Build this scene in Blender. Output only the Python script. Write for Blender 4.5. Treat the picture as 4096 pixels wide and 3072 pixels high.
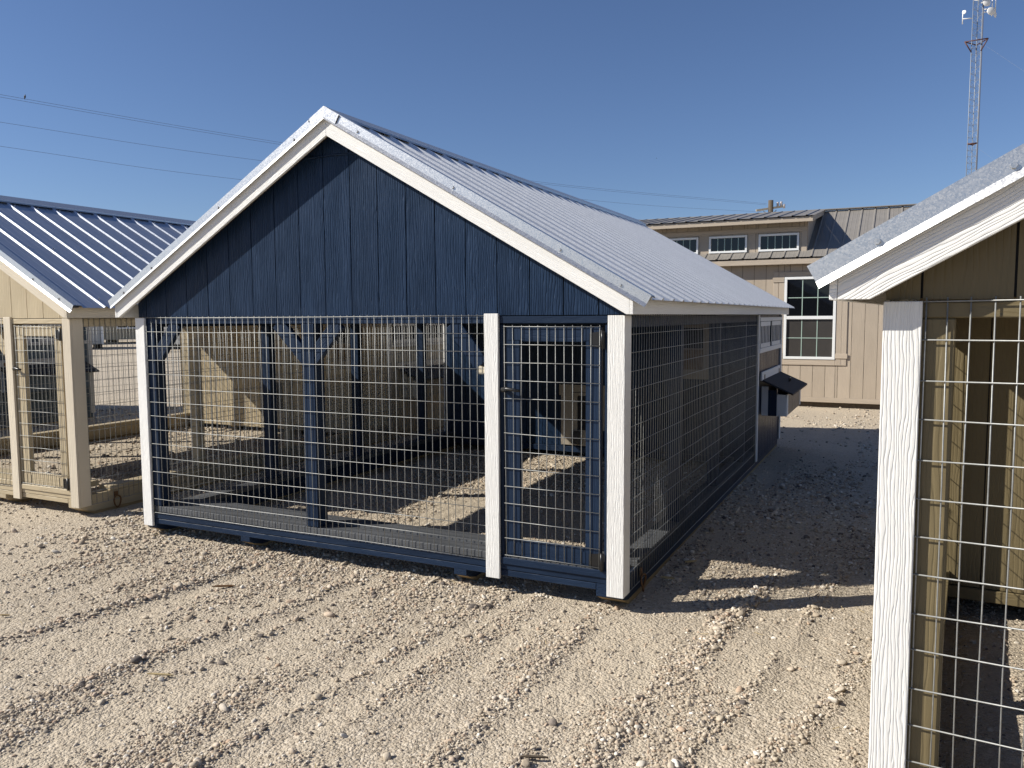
import bpy, bmesh, math, random
import numpy as np
from mathutils import Matrix, Vector
for o in list(bpy.data.objects): bpy.data.objects.remove(o)
S = bpy.context.scene
COL = S.collection
R = math.radians

# ------------------------------------------------------------------ camera
yaw, pitch, roll = -0.4503, -0.0838, -0.0053
fw = Vector((math.sin(yaw), math.cos(yaw), 0)); rt = Vector((math.cos(yaw), -math.sin(yaw), 0)); up = Vector((0, 0, 1))
F = fw*math.cos(pitch) + up*math.sin(pitch); U = up*math.cos(pitch) - fw*math.sin(pitch)
Rr = rt*math.cos(roll) + U*math.sin(roll); Uu = U*math.cos(roll) - rt*math.sin(roll)
cd = bpy.data.cameras.new('camera'); cam = bpy.data.objects.new('camera', cd); COL.objects.link(cam)
cam.matrix_world = Matrix(((Rr.x, Uu.x, -F.x, 1.3046), (Rr.y, Uu.y, -F.y, -4.0893), (Rr.z, Uu.z, -F.z, 1.6282), (0, 0, 0, 1)))
cd.sensor_width = 36; cd.lens = 36*3208.65/4096; cd.clip_start = 0.05; cd.clip_end = 3000
S.camera = cam
# ------------------------------------------------------------------ sky and sun
SUN_EL, SUN_ROT = R(35), R(240)
w = bpy.data.worlds.new('World'); S.world = w; w.use_nodes = True
wn = w.node_tree.nodes; bg = wn['Background']; sky = wn.new('ShaderNodeTexSky')
sky.sky_type = 'NISHITA'; sky.sun_disc = False; sky.sun_elevation = SUN_EL; sky.sun_rotation = SUN_ROT
sky.altitude = 700; sky.air_density = 1.0; sky.dust_density = 0.35; sky.ozone_density = 5.0
tint = wn.new('ShaderNodeMix'); tint.data_type = 'RGBA'; tint.blend_type = 'MULTIPLY'; tint.inputs[0].default_value = 1; tint.inputs[7].default_value = (.97, .955, 1.05, 1)
w.node_tree.links.new(sky.outputs[0], tint.inputs[6]); w.node_tree.links.new(tint.outputs[2], bg.inputs[0]); bg.inputs[1].default_value = 0.070
ld = bpy.data.lights.new('sun', 'SUN'); ld.energy = 5.0; ld.angle = R(0.53); ld.color = (1, .95, .86)
sun = bpy.data.objects.new('sun', ld); COL.objects.link(sun)
trav = Vector((math.cos(R(30))*math.cos(SUN_EL), math.sin(R(30))*math.cos(SUN_EL), -math.sin(SUN_EL)))
sun.rotation_euler = trav.to_track_quat('-Z', 'Y').to_euler(); sun.location = (-20, -15, 20)
vs = S.view_settings; vs.view_transform = 'Standard'; vs.look = 'None'; vs.exposure = 0.42; vs.gamma = 1; vs.use_curve_mapping = False
S.cycles.max_bounces = 5; S.cycles.diffuse_bounces = 3; S.cycles.glossy_bounces = 2; S.cycles.transmission_bounces = 2
S.render.resolution_x, S.render.resolution_y = 1024, 768

# ------------------------------------------------------------------ materials
MATS = {}
def nodes(name):
    m = bpy.data.materials.new(name); m.use_nodes = True; MATS[name] = m
    return m, m.node_tree.nodes, m.node_tree.links, m.node_tree.nodes['Principled BSDF']
def mapping(N, L, scale, rnd=True):
    tc = N.new('ShaderNodeTexCoord'); mp = N.new('ShaderNodeMapping'); mp.inputs['Scale'].default_value = scale
    L.new(tc.outputs['Object'], mp.inputs[0])
    if rnd:
        oi = N.new('ShaderNodeObjectInfo'); mul = N.new('ShaderNodeMath'); mul.operation = 'MULTIPLY'; mul.inputs[1].default_value = 37.
        L.new(oi.outputs['Random'], mul.inputs[0]); L.new(mul.outputs[0], mp.inputs['Location'])
    return mp
def ramp(N, stops):
    r = N.new('ShaderNodeValToRGB'); e = r.color_ramp.elements
    while len(e) < len(stops): e.new(.5)
    for q, (pos, c) in zip(e, stops): q.position = pos; q.color = (*c, 1) if len(c) == 3 else c
    return r
def mix(N, L, fac, a, b, mode='MIX'):
    n = N.new('ShaderNodeMix'); n.data_type = 'RGBA'; n.blend_type = mode
    for i, v in ((0, fac), (6, a), (7, b)):
        if hasattr(v, 'is_output'): L.new(v, n.inputs[i])
        elif i == 0: n.inputs[0].default_value = v
        else: n.inputs[i].default_value = (*v, 1)
    return n.outputs[2]
def wood_paint(name, col, rough=.5, grain=1.0, var=.12, fine=1.0, stain=(.3, .26, .2), spec=.33):
    """painted embossed board: grain runs along local x"""
    m, N, L, B = nodes(name)
    mp = mapping(N, L, (1.7, 11, 11))
    wv = N.new('ShaderNodeTexWave'); wv.bands_direction = 'Y'; wv.inputs['Scale'].default_value = 1.5*fine
    wv.inputs['Distortion'].default_value = 15; wv.inputs['Detail'].default_value = 3.5; wv.inputs['Detail Scale'].default_value = .55; wv.inputs['Detail Roughness'].default_value = .62
    L.new(mp.outputs[0], wv.inputs[0])
    r1 = ramp(N, [(0, (0, 0, 0)), (.16, (.35,)*3), (.36, (.9,)*3), (1, (1,)*3)]); L.new(wv.outputs['Fac'], r1.inputs[0])
    mp2 = mapping(N, L, (22, 110, 110)); n2 = N.new('ShaderNodeTexNoise'); n2.inputs['Scale'].default_value = 1; n2.inputs['Detail'].default_value = 3; L.new(mp2.outputs[0], n2.inputs[0])
    ad = N.new('ShaderNodeMath'); ad.operation = 'MULTIPLY_ADD'; ad.inputs[1].default_value = .55; L.new(n2.outputs['Fac'], ad.inputs[0]); L.new(r1.outputs[0], ad.inputs[2])
    bp = N.new('ShaderNodeBump'); bp.inputs['Strength'].default_value = .75*grain; bp.inputs['Distance'].default_value = .0022; L.new(ad.outputs[0], bp.inputs['Height']); L.new(bp.outputs[0], B.inputs['Normal'])
    mp3 = mapping(N, L, (2, 6, 6)); n3 = N.new('ShaderNodeTexNoise'); n3.inputs['Scale'].default_value = 1.4; n3.inputs['Detail'].default_value = 5; L.new(mp3.outputs[0], n3.inputs[0])
    dk = tuple(c*(1-var) for c in col); r3 = ramp(N, [(.3, dk), (.7, col)]); L.new(n3.outputs['Fac'], r3.inputs[0])
    mp4 = mapping(N, L, (5, 22, 22)); n4 = N.new('ShaderNodeTexNoise'); n4.inputs['Scale'].default_value = 1.2; n4.inputs['Detail'].default_value = 6; n4.inputs['Roughness'].default_value = .7; L.new(mp4.outputs[0], n4.inputs[0])
    r4 = ramp(N, [(.60, (0, 0, 0)), (.78, (.35,)*3)]); L.new(n4.outputs['Fac'], r4.inputs[0])
    st = tuple(.6*a+.4*b for a, b in zip(col, stain))
    c = mix(N, L, r4.outputs[0], r3.outputs[0], st)
    oi = N.new('ShaderNodeObjectInfo'); rv = ramp(N, [(0, (.90, .90, .90)), (1, (1.06, 1.06, 1.06))]); L.new(oi.outputs['Random'], rv.inputs[0])
    c = mix(N, L, 1., c, rv.outputs[0], 'MULTIPLY')
    L.new(c, B.inputs['Base Color']); B.inputs['Specular IOR Level'].default_value = spec
    rr = N.new('ShaderNodeMath'); rr.operation = 'MULTIPLY_ADD'; rr.inputs[1].default_value = .25; rr.inputs[2].default_value = rough-.12; L.new(n3.outputs['Fac'], rr.inputs[0]); L.new(rr.outputs[0], B.inputs['Roughness'])
    return m
def galv(name, col=(.78, .79, .80), rough=.38, metal=.58):
    m, N, L, B = nodes(name)
    mp = mapping(N, L, (1, 1, 1), False)
    v = N.new('ShaderNodeTexVoronoi'); v.inputs['Scale'].default_value = 260; L.new(mp.outputs[0], v.inputs[0])
    n = N.new('ShaderNodeTexNoise'); n.inputs['Scale'].default_value = 2.2; n.inputs['Detail'].default_value = 4; L.new(mp.outputs[0], n.inputs[0])
    bw = N.new('ShaderNodeRGBToBW'); L.new(v.outputs['Color'], bw.inputs[0])
    r = ramp(N, [(.1, tuple(c*.90 for c in col)), (.9, tuple(min(1, c*1.06) for c in col))]); L.new(bw.outputs[0], r.inputs[0])
    r2 = ramp(N, [(.3, (.94,)*3), (.7, (1, 1, 1))]); L.new(n.outputs['Fac'], r2.inputs[0])
    L.new(mix(N, L, 1., r.outputs[0], r2.outputs[0], 'MULTIPLY'), B.inputs['Base Color'])
    B.inputs['Metallic'].default_value = metal
    a = N.new('ShaderNodeMath'); a.operation = 'MULTIPLY_ADD'; a.inputs[1].default_value = .18; a.inputs[2].default_value = rough-.06; L.new(bw.outputs[0], a.inputs[0]); L.new(a.outputs[0], B.inputs['Roughness'])
    bp = N.new('ShaderNodeBump'); bp.inputs['Strength'].default_value = .05; bp.inputs['Distance'].default_value = .002; L.new(n.outputs['Fac'], bp.inputs['Height']); L.new(bp.outputs[0], B.inputs['Normal'])
    return m
def plain(name, col, rough=.5, metal=0., noise=.15, scale=8, spec=.5):
    m, N, L, B = nodes(name)
    mp = mapping(N, L, (1, 1, 1)); n = N.new('ShaderNodeTexNoise'); n.inputs['Scale'].default_value = scale; n.inputs['Detail'].default_value = 5; L.new(mp.outputs[0], n.inputs[0])
    r = ramp(N, [(.3, tuple(c*(1-noise) for c in col)), (.7, col)]); L.new(n.outputs['Fac'], r.inputs[0]); L.new(r.outputs[0], B.inputs['Base Color'])
    B.inputs['Roughness'].default_value = rough; B.inputs['Metallic'].default_value = metal; B.inputs['Specular IOR Level'].default_value = spec
    return m
M_WHITE = wood_paint('white_trim_paint', (.80, .79, .76), .55, .8, .05, 2.2, stain=(.6, .56, .48))
M_BLUE = wood_paint('navy_siding_paint', (.0145, .032, .070), .36, 1.7, .3, 1.3, stain=(.03, .055, .11), spec=.17)
M_BLUEF = wood_paint('navy_frame_paint', (.0125, .026, .056), .45, .5, .2, 1.2, stain=(.05, .06, .085), spec=.17)
M_DUSTY = wood_paint('dusty_navy_sill', (.095, .10, .108), .7, .5, .3, 1.2, stain=(.14, .12, .10))
M_BEIGE = wood_paint('beige_siding_paint', (.50, .415, .275), .5, .7, .12, 1.3)
M_BEIGET = wood_paint('cream_trim_paint', (.66, .585, .46), .55, .6, .08)
M_OLIVE = wood_paint('olive_siding_paint', (.155, .122, .064), .5, .6, .12, 1.1)
M_SLATE = wood_paint('slate_blue_paint', (.06, .095, .13), .5, .6, .15)
M_SLATET = wood_paint('pale_grey_trim_paint', (.5, .5, .48), .5, .6, .1)
M_TAN = wood_paint('tan_siding_paint', (.46, .385, .30), .55, .7, .08, 1.3)
M_TANT = wood_paint('tan_trim_paint', (.47, .395, .31), .55, .6, .06)
M_RAW = wood_paint('raw_pine', (.34, .25, .13), .7, .8, .3, stain=(.2, .12, .05))
M_OSB = plain('roof_deck_underside', (.22, .15, .08), .8, 0, .4, 30)
M_GALV = galv('galvanised_steel')
M_GTRIM = galv('galvanised_trim', (.62, .62, .615), .31, .82)
M_GALVD = galv('galvanised_steel_dark_reflection', (.47, .50, .56), .33, .8)  # galvanised roof steel with its darker sky reflection put into the colour
M_WIRE = plain('galvanised_wire', (.35, .355, .345), .5, .5, .25, 60)
M_BROWNM = plain('brown_grey_roof_metal', (.24, .222, .20), .5, 0, .12, 6)
M_BLACK = plain('black_hardware', (.012, .012, .013), .35, 0, .3)
M_RUST = plain('rusty_steel', (.22, .12, .055), .6, .6, .4, 60)
M_SHING = plain('black_lid_shingle', (.018, .019, .023), .75, 0, .35, 80)
M_DARKGAP = plain('dark_backing', (.012, .012, .014), .8)
M_VINYL = plain('white_vinyl', (.80, .81, .80), .35, 0, .04)
M_SCREEN = plain('insect_screen', (.055, .050, .045), .35, 0, .2, 3)
M_MUNT = plain('pale_green_grid', (.36, .46, .40), .4, 0, .05)
M_POLE = plain('weathered_pole_wood', (.12, .09, .06), .8, 0, .4, 20)
M_ARM = plain('weathered_crossarm', (.50, .45, .35), .7, 0, .2)
M_CERAM = plain('insulator_grey', (.45, .42, .42), .35)
M_CABLE = plain('cable', (.10, .11, .15), .7)
M_TOWER = plain('tower_galvanised', (.27, .30, .34), .5, .3, .2)
M_TOWRED = plain('tower_red_steel', (.09, .035, .03), .6, 0, .3)
M_DISH = plain('antenna_white', (.8, .8, .78), .4)
M_BIRD = plain('dark_feathers', (.035, .03, .03), .7)
M_CHIP = plain('dry_straw', (.52, .40, .20), .8, 0, .3, 40)
M_PALE = plain('cut_pale_wood', (.60, .53, .40), .7, 0, .15)
M_PANEL = plain('taupe_panel_paint', (.32, .28, .22), .6, 0, .1)
m, N, L, B = nodes('window_glass'); B.inputs['Base Color'].default_value = (.006, .007, .009, 1); B.inputs['Roughness'].default_value = .04; B.inputs['IOR'].default_value = 1.5
nz = N.new('ShaderNodeTexNoise'); nz.inputs['Scale'].default_value = 3; bp = N.new('ShaderNodeBump'); bp.inputs['Strength'].default_value = .02; L.new(nz.outputs['Fac'], bp.inputs['Height']); L.new(bp.outputs[0], B.inputs['Normal'])
M_GLASS = m

# ------------------------------------------------------------------ helpers
CM = {}
def link(o, parent=None, Mx=None):
    COL.objects.link(o); Mx = Mx if Mx is not None else Matrix.Identity(4)
    if parent is not None:
        o.parent = parent
        o.matrix_basis = CM[parent].inverted() @ Mx if parent in CM else Mx
    else: o.matrix_basis = Mx
    CM[o] = Mx.copy()
    return o
def thing(name, label, cat, loc=(0, 0, 0), rz=0, group=None):
    o = bpy.data.objects.new(name, None); o.empty_display_size = .2
    COL.objects.link(o); o.location = loc; o.rotation_euler = (0, 0, rz)
    o['label'] = label; o['category'] = cat
    if group: o['group'] = group
    CM[o] = Matrix.Identity(4)          # children are given in the thing's own frame
    return o
def tag(o, label, cat, group=None):
    o['label'] = label; o['category'] = cat
    if group: o['group'] = group
    return o
def mesh(name, verts, faces, mat, smooth=False):
    me = bpy.data.meshes.new(name); me.from_pydata([tuple(v) for v in verts], [], faces); me.materials.append(mat)
    if smooth: me.polygons.foreach_set('use_smooth', [True]*len(me.polygons))
    me.update(); return me
def obj(name, me, parent=None, Mx=None): return link(bpy.data.objects.new(name, me), parent, Mx)
BOXES = {}
def boxmesh(lx, ly, lz, mat, bev):
    k = (round(lx, 4), round(ly, 4), round(lz, 4), mat.name, bev)
    if k not in BOXES:
        bm = bmesh.new(); bmesh.ops.create_cube(bm, size=1); bmesh.ops.scale(bm, vec=(lx, ly, lz), verts=bm.verts)
        if bev and min(lx, ly, lz) > 3*bev: bmesh.ops.bevel(bm, geom=bm.edges[:], offset=bev, segments=1, affect='EDGES')
        me = bpy.data.meshes.new('board'); bm.to_mesh(me); bm.free(); me.materials.append(mat); BOXES[k] = me
    return BOXES[k]
PERM = {'x': Matrix(((1, 0, 0), (0, 1, 0), (0, 0, 1))), 'y': Matrix(((0, 0, 1), (1, 0, 0), (0, 1, 0))), 'z': Matrix(((0, 1, 0), (0, 0, 1), (1, 0, 0)))}
def bx(name, parent, mat, x, y, z, axis=None, bev=.003):
    """axis-aligned board; the grain follows `axis` (default: its longest side)"""
    d = (abs(x[1]-x[0]), abs(y[1]-y[0]), abs(z[1]-z[0])); c = ((x[0]+x[1])/2, (y[0]+y[1])/2, (z[0]+z[1])/2)
    if axis is None: axis = 'xyz'[max(range(3), key=lambda i: d[i])]
    order = {'x': (0, 1, 2), 'y': (1, 2, 0), 'z': (2, 0, 1)}[axis]
    me = boxmesh(d[order[0]], d[order[1]], d[order[2]], mat, bev)
    return obj(name, me, parent, Matrix.Translation(c) @ PERM[axis].to_4x4())
def stick(name, parent, mat, a, b, wd, th, wdir, bev=.003):
    """board from a to b, width wd along wdir, thickness th"""
    a, b = Vector(a), Vector(b); X = (b-a).normalized(); Z = X.cross(Vector(wdir)).normalized(); Y = Z.cross(X)
    Mx = Matrix((X, Y, Z)).transposed().to_4x4(); Mx.translation = (a+b)/2
    return obj(name, boxmesh((b-a).length, wd, th, mat, bev), parent, Mx)
def slab(name, parent, mat, pts, d0, d1, frame, bev=0):
    """prism of a polygon in the local x,y plane between local z d0 and d1, in `frame`"""
    n = len(pts); v = [(p[0], p[1], d0) for p in pts]+[(p[0], p[1], d1) for p in pts]
    f = [tuple(range(n))[::-1], tuple(range(n, 2*n))]+[(i, (i+1) % n, (i+1) % n+n, i+n) for i in range(n)]
    me = mesh(name, v, f, mat)
    bm = bmesh.new(); bm.from_mesh(me); bmesh.ops.recalc_face_normals(bm, faces=bm.faces)
    if bev: bmesh.ops.bevel(bm, geom=bm.edges[:], offset=bev, segments=1, affect='EDGES')
    bm.to_mesh(me); bm.free()
    return obj(name, me, parent, frame)
def frame_of(o, X, Y): X, Y = Vector(X), Vector(Y); Z = X.cross(Y); Mx = Matrix((X, Y, Z)).transposed().to_4x4(); Mx.translation = o; return Mx
def tube_into(V, Fc, pts, r, n=6, cap=True):
    pts = [Vector(p) for p in pts]; base = len(V)
    for i, p in enumerate(pts):
        d = (pts[min(i+1, len(pts)-1)]-pts[max(i-1, 0)]).normalized(); a = Vector((0, 0, 1)) if abs(d.z) < .9 else Vector((1, 0, 0))
        s = d.cross(a).normalized(); t = d.cross(s)
        rr = r[i] if isinstance(r, (list, tuple)) else r
        for k in range(n): an = 2*math.pi*k/n; V.append(p+s*math.cos(an)*rr+t*math.sin(an)*rr)
    for i in range(len(pts)-1):
        for k in range(n): a = base+i*n+k; b = base+i*n+(k+1) % n; Fc.append((a, b, b+n, a+n))
    if cap: Fc.append(tuple(base+k for k in range(n))[::-1]); Fc.append(tuple(base+(len(pts)-1)*n+k for k in range(n)))
def tubes(name, parent, mat, paths, r, n=6, smooth=True, Mx=None):
    V, Fc = [], []
    for i, p in enumerate(paths): tube_into(V, Fc, p, r[i] if isinstance(r, list) and isinstance(r[0], (list, tuple)) else r, n)
    return obj(name, mesh(name, V, Fc, mat, smooth), parent, Mx)
def sweep(name, parent, mat, prof, f0, f1, th=None, smooth=False):
    """open or closed profile points mapped through f0(p), f1(p) to start and end"""
    n = len(prof); v = [f0(*p) for p in prof]+[f1(*p) for p in prof]
    f = [(i, i+1, i+1+n, i+n) for i in range(n-1)]
    return obj(name, mesh(name, v, f, mat, smooth), parent)

# ------------------------------------------------------------------ ground
G = .022
rs = np.random.RandomState(7)
PERMN = rs.rand(256, 256)
def vnoise(x, y):
    xi, yi = np.floor(x).astype(int), np.floor(y).astype(int); fx, fy = x-xi, y-yi; fx = fx*fx*(3-2*fx); fy = fy*fy*(3-2*fy)
    g = lambda a, b: PERMN[a % 256, b % 256]
    return (g(xi, yi)*(1-fx)+g(xi+1, yi)*fx)*(1-fy)+(g(xi, yi+1)*(1-fx)+g(xi+1, yi+1)*fx)*fy-.5
def fbm(x, y, o=4):
    s = 0; a = 1
    for i in range(o): s = s+a*vnoise(x*2**i+17*i, y*2**i+5*i); a *= .5
    return s
RIDGES = [(.10, .00, .030, .055), (-.16, .03, .016, .05), (.42, .12, .020, .05), (.68, .16, .016, .05), (.98, .25, .014, .06), (-.62, .06, .020, .05),
          (-.80, .12, .016, .06), (-1.58, .1, .018, .05), (-1.80, .12, .014, .06), (-2.55, .15, .020, .06), (-3.5, .1, .012, .07)]
def ridge_amount(x, y):
    s = np.zeros_like(x)
    for i, (x0, sl, a, wdt) in enumerate(RIDGES):
        c = x0+sl*(y+1.)+.05*vnoise(y*1.1+i*9.1, y*0+i)*2
        along = np.clip(.55+1.5*vnoise(y*.9+i*3.3, y*0+7.7*i), 0, 1.2)
        s = s+a*along*np.exp(-((x-c)/wdt)**2)
        s = s-a*.55*along*np.exp(-((x-c-.11)/(wdt*1.3))**2)
    return .62*s*np.clip((2.2-y)/1.6, 0, 1)
def height(x, y):
    near = np.exp(-((x+.5)**2+(y+.5)**2)/90.)
    return G+.016*fbm(x*.55, y*.45, 3)*near+(.011*fbm(x*5., y*.5+3, 3)+.008*fbm(x*9, y*7, 3)+ridge_amount(x, y))*near
def coords(segs):
    out = [segs[0][0]]
    for a, b, st in segs: n = max(1, int(round((b-a)/st))); out += list(np.linspace(a, b, n+1)[1:])
    return np.array(out)
gx = coords([(-900, -100, 80), (-100, -16, 6), (-16, -6, .25), (-6, -4, .06), (-4, 2.4, .022), (2.4, 8, .12), (8, 100, 6), (100, 900, 80)])
gy = coords([(-60, -8, 4), (-8, -3.2, .3), (-3.2, 1.2, .022), (1.2, 6, .06), (6, 14, .2), (14, 100, 4), (100, 900, 80)])
XX, YY = np.meshgrid(gx, gy, indexing='xy'); ZZ = height(XX, YY)
nx, ny = len(gx), len(gy)
vv = np.stack([XX, YY, ZZ], -1).reshape(-1, 3)
idx = np.arange(nx*ny).reshape(ny, nx); ff = np.stack([idx[:-1, :-1], idx[:-1, 1:], idx[1:, 1:], idx[1:, :-1]], -1).reshape(-1, 4)
me = bpy.data.meshes.new('ground'); me.vertices.add(len(vv)); me.vertices.foreach_set('co', vv.ravel()); me.loops.add(ff.size); me.loops.foreach_set('vertex_index', ff.ravel())
me.polygons.add(len(ff)); me.polygons.foreach_set('loop_start', np.arange(len(ff))*4); me.polygons.foreach_set('loop_total', np.full(len(ff), 4)); me.polygons.foreach_set('use_smooth', np.ones(len(ff), bool)); me.update(); me.validate()
m, N, L, B = nodes('gravel_ground')
mp = mapping(N, L, (1, 1, 1), False)
def tex(kind, sc, **k):
    t = N.new(kind); t.inputs['Scale'].default_value = sc
    for a, b in k.items(): t.inputs[a.replace('_', ' ')].default_value = b
    L.new(mp.outputs[0], t.inputs[0]); return t
v1 = tex('ShaderNodeTexVoronoi', 75); v2 = tex('ShaderNodeTexVoronoi', 180); n1 = tex('ShaderNodeTexNoise', .9, Detail=6, Roughness=.6); n2 = tex('ShaderNodeTexNoise', 40, Detail=6, Roughness=.7)
v3 = tex('ShaderNodeTexVoronoi', 22)
b1 = N.new('ShaderNodeRGBToBW'); L.new(v1.outputs['Color'], b1.inputs[0])
cr = ramp(N, [(0, (.19, .155, .12)), (.25, (.34, .29, .225)), (.6, (.45, .39, .31)), (.9, (.54, .48, .40)), (1, (.62, .57, .49))]); L.new(b1.outputs[0], cr.inputs[0])
sand = ramp(N, [(.3, (.40, .343, .262)), (.7, (.525, .46, .365))]); L.new(n2.outputs['Fac'], sand.inputs[0])
mk = ramp(N, [(.38, (0, 0, 0)), (.62, (1, 1, 1))]); L.new(n1.outputs['Fac'], mk.inputs[0])
mm = N.new('ShaderNodeMath'); mm.operation = 'MULTIPLY_ADD'; mm.inputs[1].default_value = .6; mm.inputs[2].default_value = .2; L.new(mk.outputs[0], mm.inputs[0])
c = mix(N, L, mm.outputs[0], cr.outputs[0], sand.outputs[0])
n5 = tex('ShaderNodeTexNoise', .23, Detail=4); r5 = ramp(N, [(.3, (1.02, 1.0, .97)), (.7, (1.17, 1.15, 1.12))]); L.new(n5.outputs['Fac'], r5.inputs[0])
L.new(mix(N, L, 1., c, r5.outputs[0], 'MULTIPLY'), B.inputs['Base Color']); B.inputs['Roughness'].default_value = .95; B.inputs['Specular IOR Level'].default_value = .2
def bump(h, dist, st, prev=None):
    b = N.new('ShaderNodeBump'); b.inputs['Distance'].default_value = dist; b.inputs['Strength'].default_value = st; L.new(h, b.inputs['Height'])
    if prev is not None: L.new(prev.outputs[0], b.inputs['Normal'])
    return b
inv = lambda o: (lambda n: (setattr(n, 'operation', 'SUBTRACT'), n.inputs.__getitem__(0).__setattr__('default_value', 1.), L.new(o, n.inputs[1]), n)[3])(N.new('ShaderNodeMath'))
q = bump(n2.outputs['Fac'], .012, .5); q = bump(inv(v3.outputs['Distance']).outputs[0], .018, .35, q); q = bump(inv(v1.outputs['Distance']).outputs[0], .010, .7, q); q = bump(inv(v2.outputs['Distance']).outputs[0], .004, .6, q)
L.new(q.outputs[0], B.inputs['Normal'])
me.materials.append(m); g = obj('ground', me); g['kind'] = 'structure'; g['label'] = 'pale gravel yard with tyre tracks'

# ------------------------------------------------------------------ gravel: pebbles lying on the ground (uncountable)
def pebble_points():
    cx, cy = 1.3046, -4.0893; out = []
    for r0, r1, n, med in ((2.3, 4.0, 135000, .0036), (4.0, 6.0, 95000, .0047), (6.0, 9.5, 60000, .0068), (9.5, 16, 28000, .010)):
        rr = np.sqrt(rs.uniform(r0*r0, r1*r1, n)); an = yaw+rs.uniform(-.82, .82, n)
        x = cx+rr*np.sin(an); y = cy+rr*np.cos(an)
        patch = fbm(x*.8+40, y*.6, 3)*1.5+ridge_amount(x, y)*72+fbm(x*5., y*.5+3, 3)*1.0
        keep = rs.rand(n) < np.clip(.40+1.35*patch, .05, 1)
        x, y = x[keep], y[keep]; k = len(x)
        s = med*np.exp(rs.normal(0, .42, k))*(1+np.clip(ridge_amount(x, y)*35, 0, .9)); big = rs.rand(k) < .009; s[big] *= 2.1; s = np.minimum(s, .024)
        out.append(np.stack([x, y, s], -1))
    return np.concatenate(out)
pp = pebble_points(); n = len(pp)
sc = pp[:, 2:3]*np.stack([rs.uniform(.9, 1.5, n), rs.uniform(.75, 1.1, n), rs.uniform(.5, .85, n)], -1)
z = height(pp[:, 0], pp[:, 1])+sc[:, 2]*rs.uniform(.1, .65, n)
pm = bpy.data.meshes.new('gravel'); pm.vertices.add(n); pm.vertices.foreach_set('co', np.stack([pp[:, 0], pp[:, 1], z], -1).ravel())
for nm, arr in (('psc', sc), ('prot', np.stack([rs.uniform(-.5, .5, n), rs.uniform(-.5, .5, n), rs.uniform(0, 6.28, n)], -1))):
    at = pm.attributes.new(nm, 'FLOAT_VECTOR', 'POINT'); at.data.foreach_set('vector', arr.astype(np.float32).ravel())
at = pm.attributes.new('tone', 'FLOAT', 'POINT'); at.data.foreach_set('value', rs.rand(n).astype(np.float32))
at = pm.attributes.new('pick', 'INT', 'POINT'); at.data.foreach_set('value', rs.randint(0, 4, n).astype(np.int32))
m, N, L, B = nodes('pebble_stone')
a = N.new('ShaderNodeAttribute'); a.attribute_type = 'INSTANCER'; a.attribute_name = 'tone'
cr = ramp(N, [(0, (.11, .095, .085)), (.08, (.21, .18, .155)), (.2, (.35, .29, .22)), (.45, (.44, .38, .295)), (.7, (.52, .455, .365)), (.86, (.43, .32, .23)), (.92, (.58, .53, .45)), (1, (.72, .68, .61))]); L.new(a.outputs['Fac'], cr.inputs[0])
tc = N.new('ShaderNodeTexCoord'); nz = N.new('ShaderNodeTexNoise'); nz.inputs['Scale'].default_value = 2.2; nz.inputs['Detail'].default_value = 5; L.new(tc.outputs['Object'], nz.inputs[0])
r2 = ramp(N, [(.3, (.86, .85, .84)), (.7, (1.18, 1.16, 1.13))]); L.new(nz.outputs['Fac'], r2.inputs[0]); L.new(mix(N, L, 1., cr.outputs[0], r2.outputs[0], 'MULTIPLY'), B.inputs['Base Color']); B.inputs['Roughness'].default_value = .9; B.inputs['Specular IOR Level'].default_value = .25
M_PEB = m
go = obj('gravel', pm); go['kind'] = 'stuff'; go['label'] = 'loose pale pebbles scattered over the gravel yard'; go['category'] = 'gravel'
ng = bpy.data.node_groups.new('pebbles', 'GeometryNodeTree'); ng.interface.new_socket('Geometry', in_out='INPUT', socket_type='NodeSocketGeometry'); ng.interface.new_socket('Geometry', in_out='OUTPUT', socket_type='NodeSocketGeometry')
gn, gl = ng.nodes, ng.links; gi = gn.new('NodeGroupInput'); gout = gn.new('NodeGroupOutput'); g2i = gn.new('GeometryNodeGeometryToInstance')
for i in range(4):
    ico = gn.new('GeometryNodeMeshIcoSphere'); ico.inputs['Radius'].default_value = 1; ico.inputs['Subdivisions'].default_value = 2
    sp = gn.new('GeometryNodeSetPosition'); nt = gn.new('ShaderNodeTexNoise'); nt.noise_dimensions = '4D'; nt.inputs['W'].default_value = 11.3*i+2; nt.inputs['Scale'].default_value = .75; nt.inputs['Detail'].default_value = 1.5
    sub = gn.new('ShaderNodeVectorMath'); sub.operation = 'SUBTRACT'; sub.inputs[1].default_value = (.5, .5, .5); scl = gn.new('ShaderNodeVectorMath'); scl.operation = 'SCALE'; scl.inputs['Scale'].default_value = 1.7
    gl.new(nt.outputs['Color'], sub.inputs[0]); gl.new(sub.outputs[0], scl.inputs[0]); gl.new(scl.outputs[0], sp.inputs['Offset']); gl.new(ico.outputs[0], sp.inputs['Geometry'])
    ss = gn.new('GeometryNodeSetShadeSmooth'); sm = gn.new('GeometryNodeSetMaterial'); sm.inputs['Material'].default_value = M_PEB
    gl.new(sp.outputs[0], ss.inputs['Geometry']); gl.new(ss.outputs[0], sm.inputs['Geometry']); gl.new(sm.outputs[0], g2i.inputs[0])
iop = gn.new('GeometryNodeInstanceOnPoints'); iop.inputs['Pick Instance'].default_value = True
def named(nm, ty):
    a = gn.new('GeometryNodeInputNamedAttribute'); a.data_type = ty; a.inputs['Name'].default_value = nm; return a.outputs[0]
gl.new(gi.outputs[0], iop.inputs['Points']); gl.new(g2i.outputs[0], iop.inputs['Instance']); gl.new(named('pick', 'INT'), iop.inputs['Instance Index'])
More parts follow.
